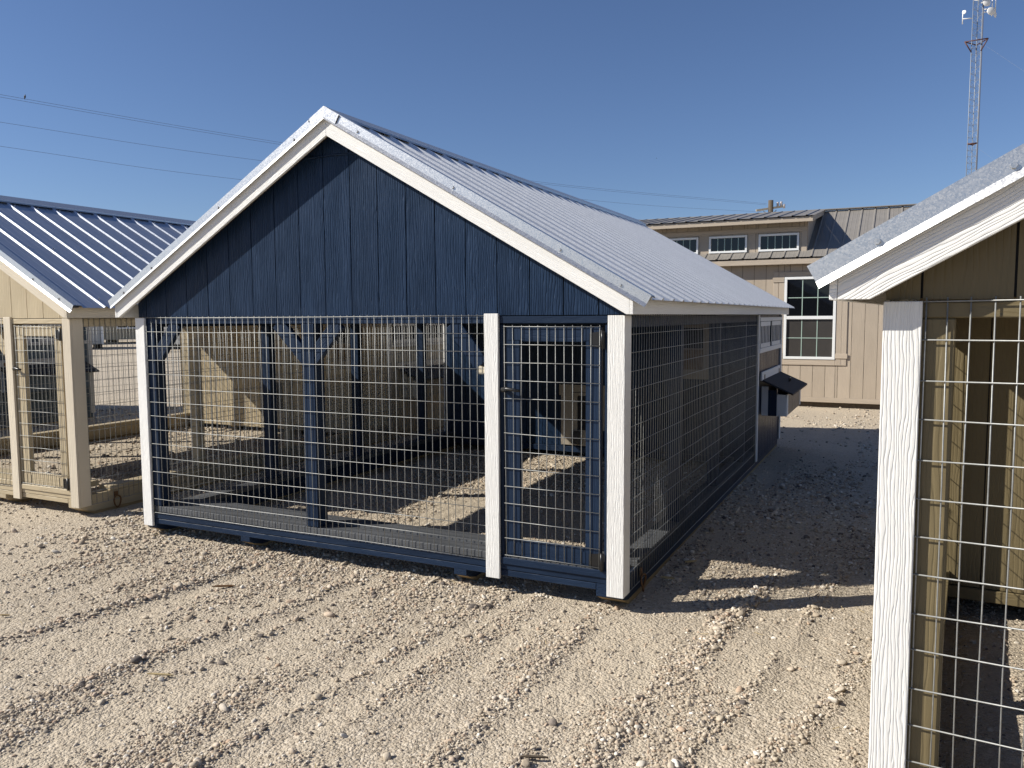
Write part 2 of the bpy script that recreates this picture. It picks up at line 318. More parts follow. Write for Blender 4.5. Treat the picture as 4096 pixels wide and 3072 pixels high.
e2r = gn.new('FunctionNodeEulerToRotation'); gl.new(named('prot', 'FLOAT_VECTOR'), e2r.inputs[0]); gl.new(e2r.outputs[0], iop.inputs['Rotation']); gl.new(named('psc', 'FLOAT_VECTOR'), iop.inputs['Scale'])
gl.new(iop.outputs[0], gout.inputs[0])
md = go.modifiers.new('pebbles', 'NODES'); md.node_group = ng

# ------------------------------------------------------------------ roof pieces shared by every coop
def rib_profile(y0, y1, pitch=.2286, h=.0135, minor=True, off=0.0):
    P = [(y0, 0)]; k = math.ceil((y0-off)/pitch)
    while True:
        c = off+k*pitch
        if c-.024 > y1: break
        if c-.024 >= y0 and c+.024 <= y1: P += [(c-.020, 0), (c-.010, h), (c+.010, h), (c+.020, 0)]
        if minor:
            for mq in (.33, .67):
                q = c+pitch*mq
                if y0+.012 < q < y1-.012: P += [(q-.008, 0), (q-.004, h*.12), (q+.004, h*.12), (q+.008, 0)]
        k += 1
    P.append((y1, 0)); return P
def gable_roof(t, cx, zc, s, xl, xr, y0, y1, mat, trim_mat, sides=(-1, 1), screws=True, oy=.004):
    """ribbed metal roof, ridge along y at (cx, zc); xl/xr eave edges"""
    th = math.atan(s); c_, s_ = math.cos(th), math.sin(th); tan = s
    for sd in sides:
        tend = (abs((xr if sd > 0 else xl)-cx))/c_
        P = lambda tt, h, y, sd=sd: (cx+sd*(c_*tt+s_*h), y, zc-s_*tt+c_*h)
        roof = obj('roof', mesh('roof', [P(0, -.016, y0+.03), P(0, -.016, y1-.03), P(tend-.05, -.016, y1-.03), P(tend-.05, -.016, y0+.03), P(.0, -.004, y0+.03), P(.0, -.004, y1-.03), P(tend-.05, -.004, y1-.03), P(tend-.05, -.004, y0+.03)],
                   [(0, 1, 2, 3), (4, 5, 6, 7), (0, 1, 5, 4), (1, 2, 6, 5), (2, 3, 7, 6), (3, 0, 4, 7)], M_OSB), t)
        y = y0
        while y < y1-.05:
            ye = min(y+.9144, y1)
            sweep('roof_panel', roof, mat, rib_profile(y+.001, ye-.001, off=y0+.07), lambda q, h: P(.01, h, q), lambda q, h: P(tend, h, q))
            y = ye
        # gable (rake) trim
        prof = [(y0+.085, .014), (y0+.07, .024), (y0-oy, .026), (y0-oy-.001, -.020), (y0-oy-.010, -.038), (y0-oy-.014, -.038), (y0-oy-.004, -.018), (y0-oy-.003, .029), (y0+.07, .027)]
        sweep('gable_trim', t, trim_mat, prof, lambda q, h: P(-tan*h, h, q), lambda q, h: P(tend+.012, h, q))
        if screws:
            V, Fc = [], []
            for tt in (.28, .28+.75, .28+1.5, tend-.16): tube_into(V, Fc, [P(tt, -.004, y0-oy-.004), P(tt, -.004, y0-oy-.011)], .008, 6)
            q = y0+.07+.2286
            while q < y1-.1:
                for tt in (.16, tend*.5, tend-.16): tube_into(V, Fc, [P(tt, 0, q+.045), P(tt, .010, q+.045)], .0075, 6)
                q += .2286
            sc = obj('screws', mesh('screws', V, Fc, trim_mat), t); sc['kind'] = 'stuff'
        # ridge cap flange
        prof = [(y0-oy-.012, 0), (y1+.01, 0)]
        e = [P(-tan*.027, .027, y0-oy-.010), P(-tan*.027, .027, y1+.01), P(.115, .027, y1+.01), P(.115, .027, y0-oy-.010), P(.13, .004, y1+.01), P(.13, .016, y0-oy-.006), P(-tan*-.03, -.030, y0-oy-.012), P(.115, -.030, y0-oy-.012)]
        obj('ridge_cap', mesh('ridge_cap', e, [(0, 1, 2, 3), (3, 2, 4, 5), (0, 3, 7, 6)], trim_mat), t)
def wire_panel(t, axis, a0, a1, z0, z1, d, r=.0021, dx=.0508, dz=.1016, name='wire_mesh', seed=1, parent=None, ztop=True):
    """welded wire: verticals every 2 inches, horizontals every 4"""
    rn = random.Random(seed); V, Fc = [], []
    n = int(round((a1-a0)/dx))
    pt = (lambda a, z, o: (a, d+o, z)) if axis == 'x' else (lambda a, z, o: (d-o, a, z))
    for i in range(n+1):
        a = a0+(a1-a0)*i/n; j = [rn.gauss(0, .0020) for _ in range(4)]
        tube_into(V, Fc, [pt(a+j[k], z0-.008+(z1-z0+.016)*k/3, 0) for k in range(4)], r, 6)
    k = 0
    while z1-k*dz > z0-.02:
        zz = z1-k*dz; segs = max(2, int((a1-a0)/.5))
        tube_into(V, Fc, [pt(a0-.006+(a1-a0+.012)*i/segs, zz+rn.gauss(0, .0020), -2*r*.9) for i in range(segs+1)], r, 6); k += 1
    o = obj(name, mesh(name, V, Fc, M_WIRE, True), parent if parent is not None else t); o['kind'] = 'stuff'
    return o
def siding(t, name, axis, a0, a1, first, z0, ztop, face, sgn, mat, cut=None, skip=None, bw=.2032, label=None):
    """vertical siding: a thin dark backing and one board per groove spacing.
    face = coordinate of the outer face, sgn = its outward direction"""
    if axis == 'x': fr = frame_of((0, face, 0), (0, 0, 1), (1, 0, 0))      # local z = +y
    else: fr = frame_of((face, 0, 0), (0, 0, 1), (0, 1, 0))                # local z = -x
    zs = -sgn if axis == 'x' else sgn      # local depth direction that goes inward
    inn = (lambda d: d) if ((axis == 'x' and sgn < 0) or (axis == 'y' and sgn > 0)) else (lambda d: -d)
    br = sorted({a0, a1} | {first+k*bw for k in range(-80, 80) if a0+.03 < first+k*bw < a1-.03})
    if cut:
        for q in cut[1]:
            if a0 < q < a1: br = sorted(set(br) | {q})
    top = cut[0] if cut else (lambda a: ztop)
    prev = br[:]
    wall_pts = [(z0+.004, a0+.002)]+[(z0+.004, a1-.002)]+[(top(a)-.004, a) for a in reversed(prev)]
    par = slab(name, t, M_DARKGAP, wall_pts, inn(.009), inn(.014), fr)
    if label: par['label'] = label
    seams = [b for b in br if not (cut and b in cut[1])] if cut else br
    for i in range(len(seams)-1):
        b0, b1 = seams[i]+.003, seams[i+1]-.003
        mids = [q for q in (cut[1] if cut else []) if b0 < q < b1]
        up_ = [b1]+mids[::-1]+[b0]
        pts = [(z0, b0), (z0, b1)]+[(top(a), a) for a in up_]
        pts2 = []
        for p in pts:
            if not pts2 or (abs(p[0]-pts2[-1][0])+abs(p[1]-pts2[-1][1])) > 1e-4: pts2.append(p)
        if max(p[0] for p in pts2)-z0 < .02: continue
        slab('siding_board', par, mat, pts2, inn(0), inn(.008), fr)
    return par

def coop(name, label, X0, Y0, z0=0, rot=0, body=None, frame=None, trim=None, L_=6.17, run=4.37, s=.575, zf=2.733, detail=2, nest=True, studs=(1.24, 2.50, 3.72), popdoor=True, seed=1, dring=True, litup=True, trimcap=True, braces=True, sillm=None, roofm=None):
    sillm = sillm or frame or M_DUSTY
    body, frame, trim = body or M_BLUE, frame or M_BLUEF, trim or M_WHITE
    t = thing(name, label, 'chicken coop', (X0, Y0, z0), rot, 'chicken coops with wire runs')
    W = 3.70; cx = -1.88; xl, xr = -3.823, .063; zw = 1.632
    zfas = lambda x: zf-s*abs(x-cx)
    zroof = zf+.139
    # skids
    for a, b in ((-.165, -.018), (-1.07, -.983), (-2.775, -2.69), (-3.69, -3.60)):
        zt = .185 if a in (-.165, -3.69) else .157
        fr = frame_of(((a+b)/2, 0, 0), (0, 1, 0), (0, 0, 1)); edge = a in (-.165, -3.69)
        for y0_, y1_ in (((.005, L_-.02),) if edge else ((.005, .42), (run-.02, L_-.02))):
            sk = slab('skid', t, frame, [(y0_, .085), (y0_, zt), (y1_, zt), (y1_, .045), (y0_+.125, .045), (y0_+.04, .068)], -(b-a)/2, (b-a)/2, fr, .003)
            slab('skid_underside', sk, M_RAW, [(y0_+.042, .0675), (y0_+.125, .0446), (y1_-.01, .0446), (y1_-.01, .012), (y0_+.145, .012), (y0_+.007, .083)], -(b-a)/2+.0015, (b-a)/2-.0015, fr)
    # rim boards, sills
    bx('rim_board', t, frame, (-3.60, -.165), (.004, .042), (.121, .158)); bx('rim_board', t, frame, (-3.66, -.02), (.001, .042), (.161, .205))
    bx('sill_board', t, sillm, (-3.61, -.10), (.006, .135), (.209, .252)); bx('sill_board', t, sillm, (-3.55, -.14), (.140, .275), (.222, .268))
    for sx in (0, 1):
        xx = (-.145, -.012) if sx == 0 else (-3.69, -3.555)
        bx('side_sill', t, sillm, xx, (.28, run), (.188, .226))
    # posts and plates
    P = lambda a, b, y0, y1, zb=.255, zt=1.588: bx('post', t, frame, (a, b), (y0, y1), (zb, zt), 'z')
    P(-3.676, -3.535, .004, .092); P(-.098, -.012, .004, .092, .255, 1.632); P(-2.19, -2.09, .004, .105); P(-.838, -.748, .004, .092)
    P(-.118, -.1, .002, .06, .206, 1.585); P(-.748, -.728, .004, .06, .206, 1.585)
    bx('top_plate', t, frame, (-3.676, -.10), (.005, .092), (1.589, 1.630))
    for x0_, x1_ in ((-.098, -.012), (-3.69, -3.60)):
        bx('side_plate', t, frame, (x0_, x1_), (.094, run), (1.565, 1.632))
        for y in studs: P(x0_, x1_, y, y+.075, .226, 1.564)
    for a, b in () if not braces else (((-3.535, 1.345), (-3.325, 1.595)), ((-2.165, 1.36), (-2.40, 1.595)), ((-2.115, 1.36), (-1.90, 1.595)), ((-.875, 1.35), (-1.07, 1.592))):
        stick('brace', t, frame, (a[0], .03, a[1]), (b[0], .03, b[1]), .095, .038, (0, 0, 1) if abs(a[0]-b[0]) > .05 else (1, 0, 0))
    if detail > 1:
        if braces: slab('brace_end', t, M_PALE, [(-.03, -.02), (.03, -.02), (.03, .012), (-.03, .03)], -.019, .019, frame_of((-.862, .03, 1.318), (1, 0, 0), (0, 0, 1)))
        y = .6
        while y < run: # rafters
            for sd in (-1, 1):
                stick('rafter', t, frame, (cx, y, zf+.06), (cx+sd*1.86, y, zf+.06-s*1.86), .09, .038, (0, 0, 1))
            y += .61
    # white trim boards
    bx('corner_trim', t, trim, (-.096, 0), (-.020, 0), (.10, zw), 'z', .002); bx('corner_trim', t, trim, (-.0195, -.0005), (.001, .095), (.10, zw), 'z', .002)
    bx('corner_trim', t, trim, (-W, -3.61), (-.020, 0), (.105, zw), 'z', .002); bx('corner_trim', t, trim, (-W+.0005, -W+.0195), (.001, .095), (.105, zw), 'z', .002)
    bx('latch_trim', t, trim, (-.838, -.749), (-.022, -.002), (.108, 1.646), 'z', .002)
    # gable
    siding(t, 'gable_wall', 'x', -3.70, 0, -.16, 1.636, 0, .012, -1, body, cut=(lambda a: zfas(a)+.05, [cx]))
    if detail > 1: stick('gable_seam', t, body, (-2.12, .0085, zf-.10), (-1.62, .0085, zf-.10), .012, .006, (0, 0, 1), 0)
    # fascias
    for sd in (-1, 1):
        ex = (xr-.02) if sd > 0 else (xl+.02)
        pts = [(cx, zf), (cx, zf+.128), (ex, zfas(ex)+.128), (ex, 1.637)]
        zc_ = (zf-1.637)/s
        pts += [(cx+sd*zc_, 1.637)]
        fr0 = frame_of((0, -.085, 0), (sd*math.cos(math.atan(s)), 0, -math.sin(math.atan(s))), (0, -1, 0) if sd > 0 else (0, 1, 0))
        X = Vector((sd*math.cos(math.atan(s)), 0, -math.sin(math.atan(s)))); Z = Vector((0, 1, 0)); Y = Z.cross(X)
        Mx = Matrix((X, Y, Z)).transposed().to_4x4(); Mx.translation = (cx, -.085, zf)
        inv_ = Mx.inverted(); lp = [(lambda v: (v.x, v.y))(inv_ @ Vector((px, -.085, pz))) for px, pz in pts]
        slab('rake_fascia', t, trim, lp, 0.0, .019, Mx, .0015)
        x0_, x1_ = (xr-.019, xr) if sd > 0 else (xl, xl+.019)
        bx('eave_fascia', t, trim, (x0_, x1_), (-.0855, L_+.15), (1.6365, zfas(xr)+.118), 'y', .0015)
    gable_roof(t, cx, zroof, s, xl-.03, xr+.075, -.09, L_+.19, roofm or M_GALV, M_GTRIM, screws=detail > 0)
    # wire
    wire_panel(t, 'x', -3.605, -.842, .211, 1.633, -.004, seed=seed, name='front_wire_mesh')
    wire_panel(t, 'y', .10, run-.01, .115, 1.633, -.006, seed=seed+1, name='side_wire_mesh')
    wire_panel(t, 'y', .10, run-.01, .115, 1.633, -W+.006, seed=seed+2, name='side_wire_mesh')
    # door
    if detail > 0:
        d = bx('door', t, frame, (-.711, -.623), (.000, .038), (.245, 1.572), 'z')
        bx('door_stile', d, frame, (-.227, -.140), (.000, .038), (.245, 1.572), 'z')
        bx('door_rail', d, frame, (-.6225, -.2275), (.001, .038), (1.488, 1.572), 'x'); bx('door_rail', d, frame, (-.6225, -.2275), (.001, .038), (.245, .345), 'x')
        wire_panel(t, 'x', -.713, -.145, .245, 1.572, -.006, seed=seed+3, name='door_wire_mesh', parent=d)
        bx('door_head', t, frame, (-.747, -.10), (-.006, .06), (1.590, 1.630), 'x'); bx('door_threshold', t, frame, (-.747, -.10), (-.010, .0), (.196, .238), 'x')
        for zc_ in (1.503, .285):
            h = slab('hinge', d, M_BLACK, [(-.205, zc_-.034), (-.205, zc_+.034), (-.135, zc_+.046), (-.118, zc_+.046), (-.118, zc_-.05), (-.135, zc_-.046)], 0, .0022, frame_of((0, -.0012, 0), (1, 0, 0), (0, 0, 1)))
            tubes('hinge_pin', h, M_BLACK, [[(-.127, -.017, zc_-.05), (-.127, -.017, zc_+.05)]], .008, 8)
        V, Fc = [], []; tube_into(V, Fc, [(-.712, .0, 1.215), (-.712, -.04, 1.215)], .014, 10); tube_into(V, Fc, [(-.712, -.035, 1.217), (-.68, -.046, 1.222), (-.64, -.046, 1.217), (-.605, -.044, 1.213)], [.013, .011, .009, .007], 8)
        obj('latch_handle', mesh('latch_handle', V, Fc, M_BLACK, True), d)
        for (xa, xb) in ((-.70, -.655), (-.655, -.615), (-.255, -.225), (-.222, -.19)):
            for zc_ in (1.53, .295):
                bx('nail_plate', d, frame, (xa, xb), (-.003, -.0012), (zc_-.033, zc_+.033), 'z', 0)
    # hen house at the back
    zb = .115
    siding(t, 'house_front_wall', 'x', -W+.01, -.02, -.16, .155, 0, run, -1, body, cut=(lambda a: zfas(a)+.04, [cx]))
    bx('house_front_sill', t, frame, (-W+.02, -.02), (run-.012, run+.03), (.085, .150))
    for xf, sg in ((-.008, 1), (-W+.008, -1)):
        siding(t, 'house_side_wall', 'y', run+.03, L_-.01, run+.06, .118, 1.63, xf, sg, body)
        xo = xf+sg*.0015; o2 = xo+sg*.018; xa, xb = min(xo, o2), max(xo, o2)
        bx('house_trim', t, trim, (xa, xb), (run-.005, run+.055), (.118, zw), 'z', .002); bx('house_trim', t, trim, (xa, xb), (L_-.075, L_), (.118, zw), 'z', .002)
    siding(t, 'house_back_wall', 'x', -W+.01, -.01, -.16, .118, 0, L_, 1, body, cut=(lambda a: zfas(a)+.04, [cx]))
    for ex, sg in ((0, 1),):
        # windows: a row of two barred vents between white rails
        wl = bx('window_rail', t, trim, (.0, .018), (run+.058, L_-.08), (1.567, 1.607), 'y', .002); bx('window_rail', t, trim, (.0, .018), (run+.058, L_-.08), (1.238, 1.287), 'y', .002)
        for y0_, y1_ in ((run+.12, run+.79), (run+.92, L_-.17)):
            wdw = bx('vent_window', t, M_DARKGAP, (-.003, .002), (y0_, y1_), (1.29, 1.565), 'y', 0)
            bx('vent_frame', wdw, trim, (.002, .012), (y0_, y1_), (1.515, 1.562), 'y', .001); bx('vent_frame', wdw, trim, (.002, .012), (y0_, y1_), (1.29, 1.335), 'y', .001)
            nb = 7
            for i in range(nb):
                yy = y0_+.01+(y1_-y0_-.06)*i/(nb-1); bx('vent_bar', wdw, trim, (.002, .006), (yy+.008, yy+.036), (1.336, 1.514), 'z', .001)
    if nest:
        yn, yf_ = run+.33, run+1.60
        n = bx('nest_box', t, body, (.0, .235), (yn+.01, yf_-.01), (.57, .60), 'y', 0)
        for i, (xa, xb) in enumerate(((-.0, .068), (.069, .156), (.157, .259))):
            bx('nest_side_board', n, (trim, body, trim)[i], (xa, xb), (yn-.009, yn+.009), (.566, .905-xb*.42), 'z', .001)
            bx('nest_side_board', n, (trim, body, trim)[i], (xa, xb), (yf_-.009, yf_+.009), (.566, .905-xb*.42), 'z', .001)
        yy = yn+.012
        while yy < yf_-.03:
            bx('nest_front_board', n, trim if (yy < yn+.02 or yy+.11 > yf_-.03) else body, (.24, .257), (yy, min(yy+.118, yf_-.012)), (.568, .795), 'z', .001); yy += .12
        bx('nest_header', n, trim, (.002, .02), (yn-.12, yf_+.0), (.945, 1.035), 'y', .002)
        lid = slab('nest_lid', n, M_SHING, [(.005, .938), (.325, .795), (.325, .815), (.005, .958)], 0, yf_-yn+.14, frame_of((0, yf_+.07, 0), (1, 0, 0), (0, 0, 1)), .002)
        V, Fc = [], []; ym = (yn+yf_)/2+.15; tube_into(V, Fc, [(.19, ym-.06, .880), (.19, ym-.06, .915), (.19, ym+.06, .915), (.19, ym+.06, .880)], .008, 6); obj('lid_handle', mesh('lid_handle', V, Fc, M_BLACK, True), lid)
        for yy in (yn+.03, yf_-.12): bx('lid_hinge', lid, M_RUST, (.021, .026), (yy, yy+.03), (.945, 1.0), 'z', 0)
    if popdoor and detail > 1:
        pd = bx('pop_door', t, M_PANEL, (-2.155, -1.955), (run-.022, run-.002), (.168, .85), 'z', .002)
        bx('pop_door_header', pd, M_PANEL, (-2.175, -1.62), (run-.030, run-.003), (.735, .858), 'x', .002); bx('pop_door_panel', pd, M_PANEL, (-1.95, -1.66), (run-.024, run-.002), (.168, .345), 'x', .002); bx('pop_door_jamb', pd, M_PANEL, (-1.72, -1.62), (run-.022, run-.002), (.35, .73), 'z', .002)
        bx('pop_door_opening', pd, M_DARKGAP, (-1.954, -1.721), (run-.014, run-.001), (.346, .734), 'z', 0); bx('pop_door_slot', pd, M_BLACK, (-2.02, -1.75), (run-.033, run-.0305), (.768, .776), 'x', 0)
        slab('feeder_flap', pd, M_BLACK, [(-2.025, .19), (-1.90, .18), (-1.905, .335), (-2.01, .335)], 0, .01, frame_of((0, run-.036, 0), (1, 0, 0), (0, 0, 1)))
        hd = bx('house_door', t, M_DARKGAP, (-.80, -.55), (run-.012, run-.001), (1.06, 1.50), 'z', 0)
        for (a, b, c_, d_) in ((-.86, -.80, .96, 1.585), (-.55, -.49, .96, 1.585), (-.7995, -.5505, .96, 1.058), (-.7995, -.5505, 1.50, 1.585), (-.7995, -.5505, 1.27, 1.285)):
            bx('door_frame', hd, M_PANEL, (a, b), (run-.024, run-.002), (c_, d_), None, .002)
        bx('door_panel', hd, M_OSB, (-.7995, -.5505), (run-.018, run-.0125), (1.06, 1.268), 'z', 0)
    if dring:
        fr = Matrix.Translation((.006, .33, .115))
        rg = obj('tow_ring', boxmesh(.012, .035, .045, M_RUST, .002), t, Matrix.Translation((-.008, .33, .15)))
        ring = [(.008+.006*math.sin(a*2), .33+.032*math.sin(a), .088+.050*math.cos(a)) for a in [2*math.pi*i/18 for i in range(19)]]
        tubes('ring', rg, M_RUST, [ring], .0065, 8)
    return t

coop('blue_chicken_coop', 'navy blue coop with white trim and galvanised roof in the middle', 0, 0, seed=11)
coop('beige_chicken_coop', 'beige coop with cream trim and ribbed metal roof on the left', -4.63, .15, body=M_BEIGE, frame=M_BEIGE, trim=M_BEIGET, s=.53, zf=2.645, seed=31, roofm=M_GALVD)
th = R(-4); lx, ly = 1.265, -1.78
coop('olive_chicken_coop', 'olive coop with white trim in the right foreground, cut by the frame', lx+3.70*math.cos(th), ly+3.70*math.sin(th), .03, th, body=M_OLIVE, frame=M_OLIVE, trim=M_WHITE, L_=4.3, run=2.52, s=.562, zf=2.675, seed=51, nest=False, studs=(1.16, 2.33), popdoor=False, dring=False, braces=False)
coop('slate_chicken_coop', 'slate blue coop seen through the wire of the beige coop', -10.4, -1.57, body=M_SLATE, frame=M_SLATE, trim=M_SLATET, detail=0, seed=71, popdoor=False, dring=False)

# ------------------------------------------------------------------ tan shed behind
def tan_shed():
    t = thing('tan_shed', 'long tan shed with dormer windows and brown metal roof behind the coops', 'shed', (0, 10.75, 0))
    xl, xr = -6.4, 4.6; k = .983
    wx0, wx1, wz0, wz1 = -.545, .305, .86, 2.292
    zt = 2.60
    # facade: boards left, right, above and below the window
    def wall(a0, a1, z0, z1, nm='front_wall'): return siding(t, nm, 'x', a0, a1, -.05, z0, z1, 0, -1, M_TAN)
    wall(xl, wx0-.01, .20, zt); wall(wx1+.01, xr, .20, zt); wall(wx0-.01, wx1+.01, .20, wz0-.005); wall(wx0-.01, wx1+.01, wz1+.005, zt)
    bx('skirt_board', t, M_TANT, (xl, xr), (-.006, .02), (.115, .198), 'x'); bx('floor_frame', t, M_POLE, (xl+.05, xr-.05), (.06, .10), (.03, .114), 'x')
    for x in (-5.5, -3.2, -.9, 1.4, 3.7): bx('skid', t, M_RAW, (x, x+.09), (.05, 4.0), (.0, .112), 'y')
    siding(t, 'end_wall', 'y', .02, 4.2, .2, .2, 2.6, xr, 1, M_TAN); siding(t, 'end_wall', 'y', .02, 4.2, .2, .2, 2.6, xl, -1, M_TAN)
    bx('back_wall', t, M_TAN, (xl, xr), (4.2, 4.25), (.2, 2.6), 'z', 0)
    # window
    wnd = bx('window', t, M_VINYL, (wx0, wx1), (-.028, .02), (wz0, wz0+.045), 'x')
    for a in ((wx0, wx1, wz1-.045, wz1), (wx0, wx0+.045, wz0+.046, wz1-.046), (wx1-.045, wx1, wz0+.046, wz1-.046), (wx0+.046, wx1-.046, 1.555, 1.612)):
        bx('frame', wnd, M_VINYL, (a[0], a[1]), (-.026, .02), (a[2], a[3]), None)
    for z0_, z1_, yo in ((wz0+.046, 1.554, .004), (1.613, wz1-.046, -.004)):
        bx('pane', wnd, M_GLASS if z0_ > 1.5 else M_SCREEN, (wx0+.046, wx1-.046), (yo, yo+.006), (z0_, z1_), 'x', 0)
        for i in (1, 2):
            x = wx0+.046+(wx1-wx0-.092)*i/3; bx('muntin', wnd, M_MUNT, (x-.007, x+.007), (yo-.005, yo-.0005), (z0_, z1_), 'z', 0)
        zc_ = (z0_+z1_)/2; bx('muntin', wnd, M_MUNT, (wx0+.046, wx1-.046), (yo-.0052, yo-.0006), (zc_-.007, zc_+.007), 'x', 0)
    # tan casing with ears
    for a in ((wx0-.095, wx0-.005, wz0-.10, wz1+.09), (wx1+.005, wx1+.095, wz0-.10, wz1+.09)):
        bx('casing', t, M_TANT, (a[0], a[1]), (-.017, -.001), (a[2], a[3]), 'z')
    bx('casing', t, M_TANT, (wx0-.004, wx1+.004), (-.0175, -.001), (wz1+.006, wz1+.09), 'x'); bx('casing', t, M_TANT, (wx0-.004, wx1+.004), (-.0175, -.001), (wz0-.10, wz0-.006), 'x')
    for x in (wx0-.19, wx1+.005+.09):
        bx('shutter_board', t, M_TANT, (x, x+.088), (-.015, -.001), (wz0-.10, wz1+.09), 'z')
    for x0_, x1_ in ((wx0-.20, wx0-.006), (wx1+.006, wx1+.20)):
        for z in (wz0+.02, wz1-.09): bx('shutter_batten', t, M_TANT, (x0_, x1_), (-.028, -.0172), (z, z+.085), 'x')
    # main roof: eave y -.2, ridge y 2.0
    ez, ey, ry, rz = 2.62, -.20, 2.0, 3.63
    sl = (rz-ez)/(ry-ey)
    bx('eave_fascia', t, M_TANT, (xl-.2, xr+.2), (ey+.02, ey+.045), (2.505, 2.60), 'x'); bx('soffit', t, M_TANT, (xl-.2, xr+.2), (ey+.046, -.03), (2.51, 2.525), 'x')
    def slope(nm, x0, x1, ya, za, yb, zb_, par=None):
        u = Vector((0, yb-ya, zb_-za)).normalized(); nn = Vector((0, -u.z, u.y))
        f0 = lambda q, h: Vector((q, ya, za))+nn*h; f1 = lambda q, h: Vector((q, yb, zb_))+nn*h
        rf = None; x = x0
        while x < x1-.05:
            xe = min(x+.9144, x1); o = sweep('roof_panel' if rf else nm, rf if rf else t, M_BROWNM, rib_profile(x+.001, xe-.001, h=.015, off=x0+.1), f0, f1); rf = rf or o; x = xe
        return rf
    slope('roof', xl-.2, xr+.2, ey, ez, ry, rz); slope('roof', xl-.2, xr+.2, ry*2-ey, ez, ry, rz)
    bx('ridge_cap', t, M_BROWNM, (xl-.21, xr+.21), (ry-.09, ry+.09), (rz+.014, rz+.034), 'x', .004)
    # shed dormer
    dx0, dx1, dy = -5.6, -.205, .08
    dz0 = ez+sl*(dy-ey); dz1 = 3.265
    d = thing('dummy', 'x', 'x'); bpy.data.objects.remove(d)
    rows = ((-1.015, -.330), (-1.89, -1.212), (-2.765, -2.085), (-3.64, -2.96)); zz0, zz1 = 2.755, 3.060
    edges = [dx0]+[v for r_ in sorted(rows) for v in (r_[0]-.004, r_[1]+.004)]+[dx1]
    for i in range(0, len(edges), 2): siding(t, 'dormer_wall', 'x', edges[i], edges[i+1], -.05, dz0-.05, dz1, dy, -1, M_TAN)
    for a, b in sorted(rows):
        siding(t, 'dormer_wall', 'x', a-.004, b+.004, -.05, dz0-.05, zz0-.004, dy, -1, M_TAN); siding(t, 'dormer_wall', 'x', a-.004, b+.004, -.05, zz1+.004, dz1, dy, -1, M_TAN)
        w_ = bx('dormer_window', t, M_VINYL, (a, b), (dy-.025, dy+.01), (zz0, zz0+.036), 'x')
        for q in ((a, b, zz1-.036, zz1), (a, a+.036, zz0+.037, zz1-.037), (b-.036, b, zz0+.037, zz1-.037)): bx('frame', w_, M_VINYL, q[:2], (dy-.024, dy+.01), q[2:], None)
        bx('pane', w_, M_GLASS, (a+.036, b-.036), (dy, dy+.005), (zz0+.037, zz1-.037), 'x', 0)
        for i in range(1, 5): x = a+.036+(b-a-.072)*i/5; bx('muntin', w_, M_MUNT, (x-.007, x+.007), (dy-.006, dy-.0005), (zz0+.037, zz1-.037), 'z', 0)
    bx('dormer_trim', t, M_TANT, (dx0, dx1), (dy-.012, dy-.001), (3.085, 3.165), 'x'); bx('dormer_trim', t, M_TANT, (dx1-.085, dx1+.004), (dy-.0115, dy-.0005), (dz0-.02, 3.084), 'z'); bx('dormer_trim', t, M_TANT, (dx0, dx1-.086), (dy-.012, dy-.001), (dz0-.03, zz0-.02), 'x')
    fr = frame_of((dx1, 0, 0), (0, 1, 0), (0, 0, 1)); slab('dormer_cheek', t, M_TAN, [(dy+.01, dz0-.05), (dy+.01, dz1), (ry-.1, rz-.05)], -.005, .012, fr)
    bx('dormer_fascia', t, M_TANT, (dx0-.15, dx1+.12), (dy-.30, dy-.275), (3.215, 3.30), 'x'); bx('dormer_soffit', t, M_TANT, (dx0-.15, dx1+.12), (dy-.274, dy-.013), (3.25, 3.262), 'x')
    stick('dormer_rake', t, M_TANT, (dx1+.11, dy-.29, 3.262), (dx1+.11, ry-.02, rz-.02), .09, .02, (0, 0, 1))
    slope('dormer_roof', dx0-.17, dx1+.14, dy-.33, 3.312, ry, rz+.035)
    return t
tan_shed()

# ------------------------------------------------------------------ far sheds
def far_shed(label, x, y, rz, w_, d_, h, wall, trimm, roofm, wins=3):
    t = thing('display_shed', label, 'shed', (x, y, G), rz, 'sheds far across the yard')
    bx('wall', t, wall, (0, w_), (0, d_), (.25, h), 'z', 0)
    for i in range(4): q = .1+(w_-.3)*i/3; bx('skid', t, M_POLE, (q, q+.12), (.02, d_-.05), (0, .248), 'y', 0)
    fr = frame_of((0, 0, h), (0, 1, 0), (0, 0, 1)); slab('roof', t, roofm, [(-.3, -.08), (d_/2, d_*.28), (d_+.3, -.08), (d_+.3, .04), (d_/2, d_*.28+.13), (-.3, .04)], -.2, w_+.2, fr)
    for i in range(wins):
        q = w_*(i+.5)/wins
        for yy, sg in ((0, -1), (d_, 1)):
            f_ = bx('window', t, trimm, (q-.65, q+.65), sorted((yy, yy+sg*.04)), (.95, 2.1), 'x', 0)
            for a, b in ((q-.56, q-.04), (q+.04, q+.56)):
                bx('pane', f_, M_GLASS, (a, b), sorted((yy+sg*.041, yy+sg*.05)), (1.04, 1.46), 'x', 0); bx('pane', f_, M_GLASS, (a, b), sorted((yy+sg*.041, yy+sg*.05)), (1.56, 2.0), 'x', 0)
    for q in (0, w_-.12): bx('corner_trim', t, trimm, (q, q+.12), (-.03, -.001), (.25, h), 'z', 0)
    return t
far_shed('tan shed with white windows far behind the beige coop', -47, 27, R(62), 16, 4, 2.5, M_BEIGE, M_VINYL, M_BROWNM, 4)
far_shed('grey shed far behind the corner post of the beige coop', -39, 22.6, R(60), 3.2, 3, 2.4, M_SLATET, M_VINYL, M_BROWNM, 1)
far_shed('pale shed seen through the left wire of the navy coop', -33.4, 25.4, R(20), 5, 3, 2.5, M_SLATET, M_VINYL, M_BROWNM, 2)
